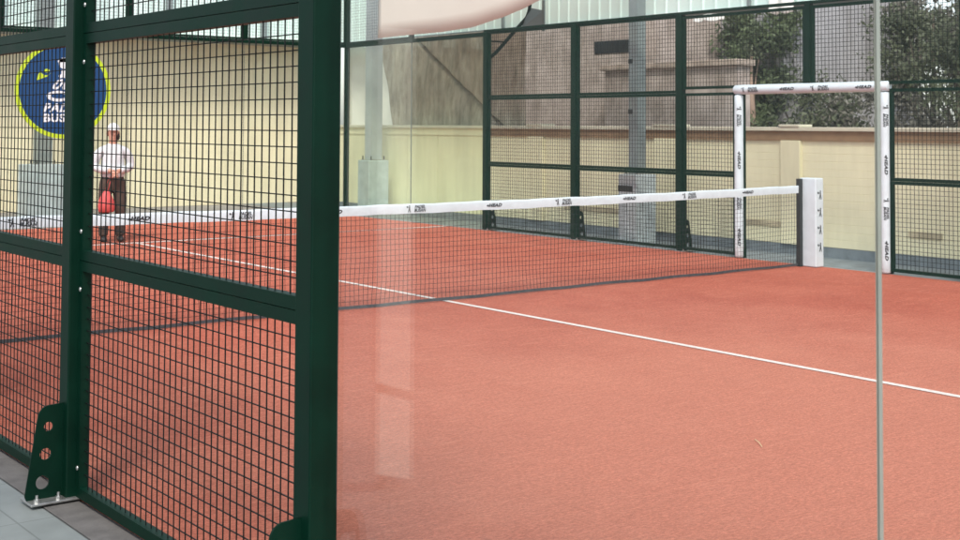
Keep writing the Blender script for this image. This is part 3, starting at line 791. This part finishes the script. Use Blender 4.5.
# ------------------------------------------------------------------ person
PX, PY = 4.70, 7.35
def skin_mesh(name, verts, edges, levels=2):
    me = bpy.data.meshes.new(name); me.from_pydata([v[0] for v in verts], edges, [])
    o = bpy.data.objects.new(name, me); COL.objects.link(o)
    md = o.modifiers.new('skin','SKIN'); md.use_smooth_shade = True
    for i, v in enumerate(verts):
        r = v[1]; me.skin_vertices[0].data[i].radius = r if isinstance(r, tuple) else (r, r)
    me.skin_vertices[0].data[0].use_root = True
    s = o.modifiers.new('sub','SUBSURF'); s.levels = levels; s.render_levels = levels
    out = ev_mesh(o); bpy.data.objects.remove(o)
    return out
pe = thing('person', 'person in white shirt, white cap and dark trousers standing behind the net with hands together', 'person', (PX,PY,0))
yaw_p = R(-14)
PM = Matrix.Translation((PX,PY,0)) @ Matrix.Rotation(yaw_p,4,'Z')
def chain(V, E, pts, start):
    prev = start
    for p in pts:
        V.append(p); E.append((prev, len(V)-1)); prev = len(V)-1
    return prev
V = [((0,0,.82),(.095,.07))]; E = []
chest = chain(V, E, [((0,0,.95),(.10,.075)),((0,-.005,1.10),(.115,.08)),((0,0,1.21),(.10,.065))], 0)
hd = chain(V, E, [((0,-.002,1.29),.054),((0,-.015,1.365),(.060,.066)),((0,-.018,1.44),(.072,.088)),((0,-.008,1.505),(.074,.086)),((0,-.005,1.55),(.05,.06))], chest)
hands = []
for s in (-1, 1):
    w = chain(V, E, [((s*.10,.004,1.23),.05),((s*.165,.005,1.205),.048),((s*.215,.02,1.12),.046),((s*.225,.025,.995),.041),((s*.15,-.10,.965),.037),((s*.075,-.178,.955),.028),((s*.045,-.20,.945),(.030,.022)),((s*.02,-.212,.925),(.036,.018))], chest)
    for k in range(4):
        l = (.05,.058,.055,.042)[k]; zz = .945-.019*k
        chain(V, E, [((s*.005-s*.006,-.222-.004*k,zz),.0095),((-s*.022,-.226-.003*k,zz-.012),.0085),((-s*(.022+l*.45),-.212,zz-.026),.007)], w)
    chain(V, E, [((s*.028,-.228,.955),.011),((s*.004,-.236,.963),.009)], w-1)
    chain(V, E, [((s*.085,0,.76),.062),((s*.095,-.012,.62),.06),((s*.098,-.018,.45),.054),((s*.098,.005,.30),.052),((s*.096,.02,.10),.036),((s*.10,.0,.05),.036),((s*.108,-.07,.035),.032),((s*.112,-.12,.03),.025)], 0)
bme = skin_mesh('body', V, E, 2)
f = MB()
f.ell((0,-.118,1.435),(.014,.022,.022),10,8); 
for s in (-1,1): f.ell((s*.078,.0,1.44),(.012,.024,.034),8,6)
f.ell((0,-.103,1.395),(.026,.008,.006),10,6,1)
for s in (-1,1):
    f.ell((s*.031,-.100,1.462),(.013,.008,.007),8,6,2); f.ell((s*.031,-.106,1.462),(.006,.004,.006),8,6,1); f.ell((s*.032,-.101,1.480),(.018,.006,.004),8,6,1)
tmp = f.build('tmp', [M['skin'],M['hair'],M['cap']], smooth=True)
bm = bmesh.new(); bm.from_mesh(bme); nb = len(bm.faces); bm.from_mesh(tmp.data); bm.to_mesh(bme); bm.free()
bpy.data.objects.remove(tmp)
bme.materials.clear()
for m in (M['skin'],M['hair'],M['cap']): bme.materials.append(m)
for p in bme.polygons: p.use_smooth = True
for p in list(bme.polygons)[:nb]: p.material_index = 0
body = link_mesh('body', bme, pe, PM)
def garment(name, V, E, m, lv=2, parent=None, label=None):
    me = skin_mesh(name, V, E, lv); me.materials.append(m)
    for p in me.polygons: p.use_smooth = True; p.material_index = 0
    return link_mesh(name, me, parent or pe, PM)
V = [((0,0,.83),(.172,.135))]; E = []
c = chain(V, E, [((0,0,.90),(.178,.138)),((0,.002,.99),(.166,.128)),((0,-.003,1.11),(.168,.122)),((0,0,1.21),(.150,.098)),((0,0,1.275),(.088,.075)),((0,-.003,1.315),(.064,.064))], 0)
for s in (-1,1):
    chain(V, E, [((s*.11,.004,1.228),.082),((s*.178,.006,1.195),.072),((s*.226,.022,1.10),.066),((s*.236,.028,.99),.062),((s*.155,-.095,.965),.054),((s*.085,-.17,.957),.045),((s*.07,-.185,.955),.042)], c-2)
garment('shirt', V, E, M['shirt'])
V = [((0,0,.97),(.135,.105))]; E = []
chain(V, E, [((0,0,.88),(.150,.115)),((0,0,.80),(.155,.12))], 0)
for s in (-1,1):
    chain(V, E, [((s*.088,0,.72),.108),((s*.10,-.012,.58),.094),((s*.106,-.018 if s>0 else -.03,.44),.080),((s*.108,.004,.28),.074),((s*.108,.014,.12),.070),((s*.108,.012,.06),.066)], 2)
garment('trousers', V, E, M['trousers'])
for s in (-1,1):
    f = MB(); f.ell((s*.108,-.045,.035),(.045,.125,.042),14,8); f.ell((s*.10,.02,.06),(.042,.055,.05),12,8)
    o = f.build('shoe', M['shoe'], smooth=True); o.data.transform(PM); o.parent = pe
    for v in o.data.vertices: v.co -= pe.location
f = MB()
vs=[]; fs=[]; nu, nv = 20, 7
for j in range(nv+1):
    th = (math.pi/2)*j/nv
    for i in range(nu):
        ph = 2*math.pi*i/nu; vs.append((.086*math.sin(th)*math.cos(ph), -.008+.100*math.sin(th)*math.sin(ph), 1.492+.095*math.cos(th)))
for j in range(nv):
    for i in range(nu): fs.append((j*nu+i,(j+1)*nu+i,(j+1)*nu+(i+1)%nu,j*nu+(i+1)%nu))
f.add(vs, fs); f.ell((0,-.115,1.490),(.07,.065,.008),16,6)
o = f.build('cap', M['cap'], smooth=True); o.data.transform(PM); o.parent = pe
for v in o.data.vertices: v.co -= pe.location
f = MB(); f.ell((0,.028,1.445),(.079,.072,.062),16,10); f.ell((.055,-.03,1.40),(.03,.05,.05),10,8)
o = f.build('hair', M['hair'], smooth=True); o.data.transform(PM); o.parent = pe
for v in o.data.vertices: v.co -= pe.location
# red bag hanging from the hand
bg = thing('bag', 'red bag hanging in front of the standing person at thigh height', 'bag', (PX-.09,PY-.2,.40))
BM_ = Matrix.Translation((PX,PY,0)) @ Matrix.Rotation(yaw_p,4,'Z') @ Matrix.Translation((-.11,-.215,0)) @ Matrix.Translation((.1,-.012,.93)) @ Matrix.Scale(.92,4) @ Matrix.Translation((-.1,.012,-.93))
f = MB(); n = 20; lv = [(.36,.085,.045),(.375,.110,.062),(.44,.118,.07),(.52,.108,.066),(.60,.078,.05),(.655,.042,.03),(.675,.025,.02)]
vs = []; fs = []
for (z, a, c2) in lv:
    for i in range(n):
        ph = 2*math.pi*i/n; w = 1+.05*math.sin(5*ph+z*9)
        vs.append((a*w*math.cos(ph), c2*w*math.sin(ph), z))
for j in range(len(lv)-1):
    for i in range(n): fs.append((j*n+i, j*n+(i+1)%n, (j+1)*n+(i+1)%n, (j+1)*n+i))
fs.append(tuple(range(n-1,-1,-1))); fs.append(tuple((len(lv)-1)*n+i for i in range(n)))
f.add(vs, fs); o = f.build('pouch', M['red'], smooth=True); o.data.transform(BM_); o.parent = bg
for v in o.data.vertices: v.co -= bg.location
f = MB(); f.tube([(-.018,0,.665),(.0,.0,.78),(.07,-.005,.905),(.095,-.012,.93)], .006, 6); f.tube([(.018,0,.665),(.045,0,.78),(.095,-.002,.905),(.11,-.012,.93)], .006, 6)
o = f.build('strap', M['red'], smooth=True); o.data.transform(BM_); o.parent = bg
for v in o.data.vertices: v.co -= bg.location

# ------------------------------------------------------------------ light
w = bpy.data.worlds.new('World'); sc.world = w; w.use_nodes = True
nt = w.node_tree; bgN = nt.nodes['Background']
sky = nt.nodes.new('ShaderNodeTexSky'); sky.sky_type = 'NISHITA'; sky.sun_disc = False
SUN_EL, SUN_AZ = R(50), R(222)       # azimuth from +y towards +x
sky.sun_elevation = SUN_EL; sky.sun_rotation = SUN_AZ; sky.air_density = 1; sky.dust_density = 1.5; sky.ozone_density = 1
hs_ = nt.nodes.new('ShaderNodeHueSaturation'); hs_.inputs['Saturation'].default_value = .5
nt.links.new(sky.outputs[0], hs_.inputs['Color']); nt.links.new(hs_.outputs[0], bgN.inputs['Color'])
bgN.inputs['Strength'].default_value = .15
ld = bpy.data.lights.new('sun','SUN'); ld.energy = 1.7; ld.angle = R(16); ld.color = (1,.955,.87)
lo = bpy.data.objects.new('sun', ld); COL.objects.link(lo)
d = Vector((math.sin(SUN_AZ)*math.cos(SUN_EL), math.cos(SUN_AZ)*math.cos(SUN_EL), math.sin(SUN_EL)))
lo.rotation_euler = d.to_track_quat('Z','Y').to_euler(); lo.location = (5,5,12)

# ------------------------------------------------------------------ camera
cd = bpy.data.cameras.new('camera'); co = bpy.data.objects.new('camera', cd); COL.objects.link(co); sc.camera = co
yaw, pitch, roll = .6568, .0391, .0049
fw = Vector((math.sin(yaw)*math.cos(pitch), math.cos(yaw)*math.cos(pitch), math.sin(pitch)))
r0 = Vector((math.cos(yaw), -math.sin(yaw), 0)); u0 = r0.cross(fw)
r_ = math.cos(roll)*r0+math.sin(roll)*u0; u_ = -math.sin(roll)*r0+math.cos(roll)*u0
mw = Matrix((( r_.x,u_.x,-fw.x,-2.0333),(r_.y,u_.y,-fw.y,-9.4376),(r_.z,u_.z,-fw.z,1.5741),(0,0,0,1)))
co.matrix_world = mw
cd.sensor_fit = 'HORIZONTAL'; cd.sensor_width = 36; cd.lens = 36*1295.7/960; cd.shift_y = -195.19/960
cd.dof.use_dof = True; cd.dof.focus_distance = 6.0; cd.dof.aperture_fstop = 9
cd.clip_start = .05; cd.clip_end = 800
sc.view_settings.view_transform = 'Standard'; sc.view_settings.look = 'None'; sc.view_settings.gamma = 1
sc.view_settings.use_curve_mapping = False
sc.view_settings.exposure = 0.85
sc.cycles.max_bounces = 10; sc.cycles.transparent_max_bounces = 24; sc.cycles.glossy_bounces = 4
sc.cycles.use_denoising = True
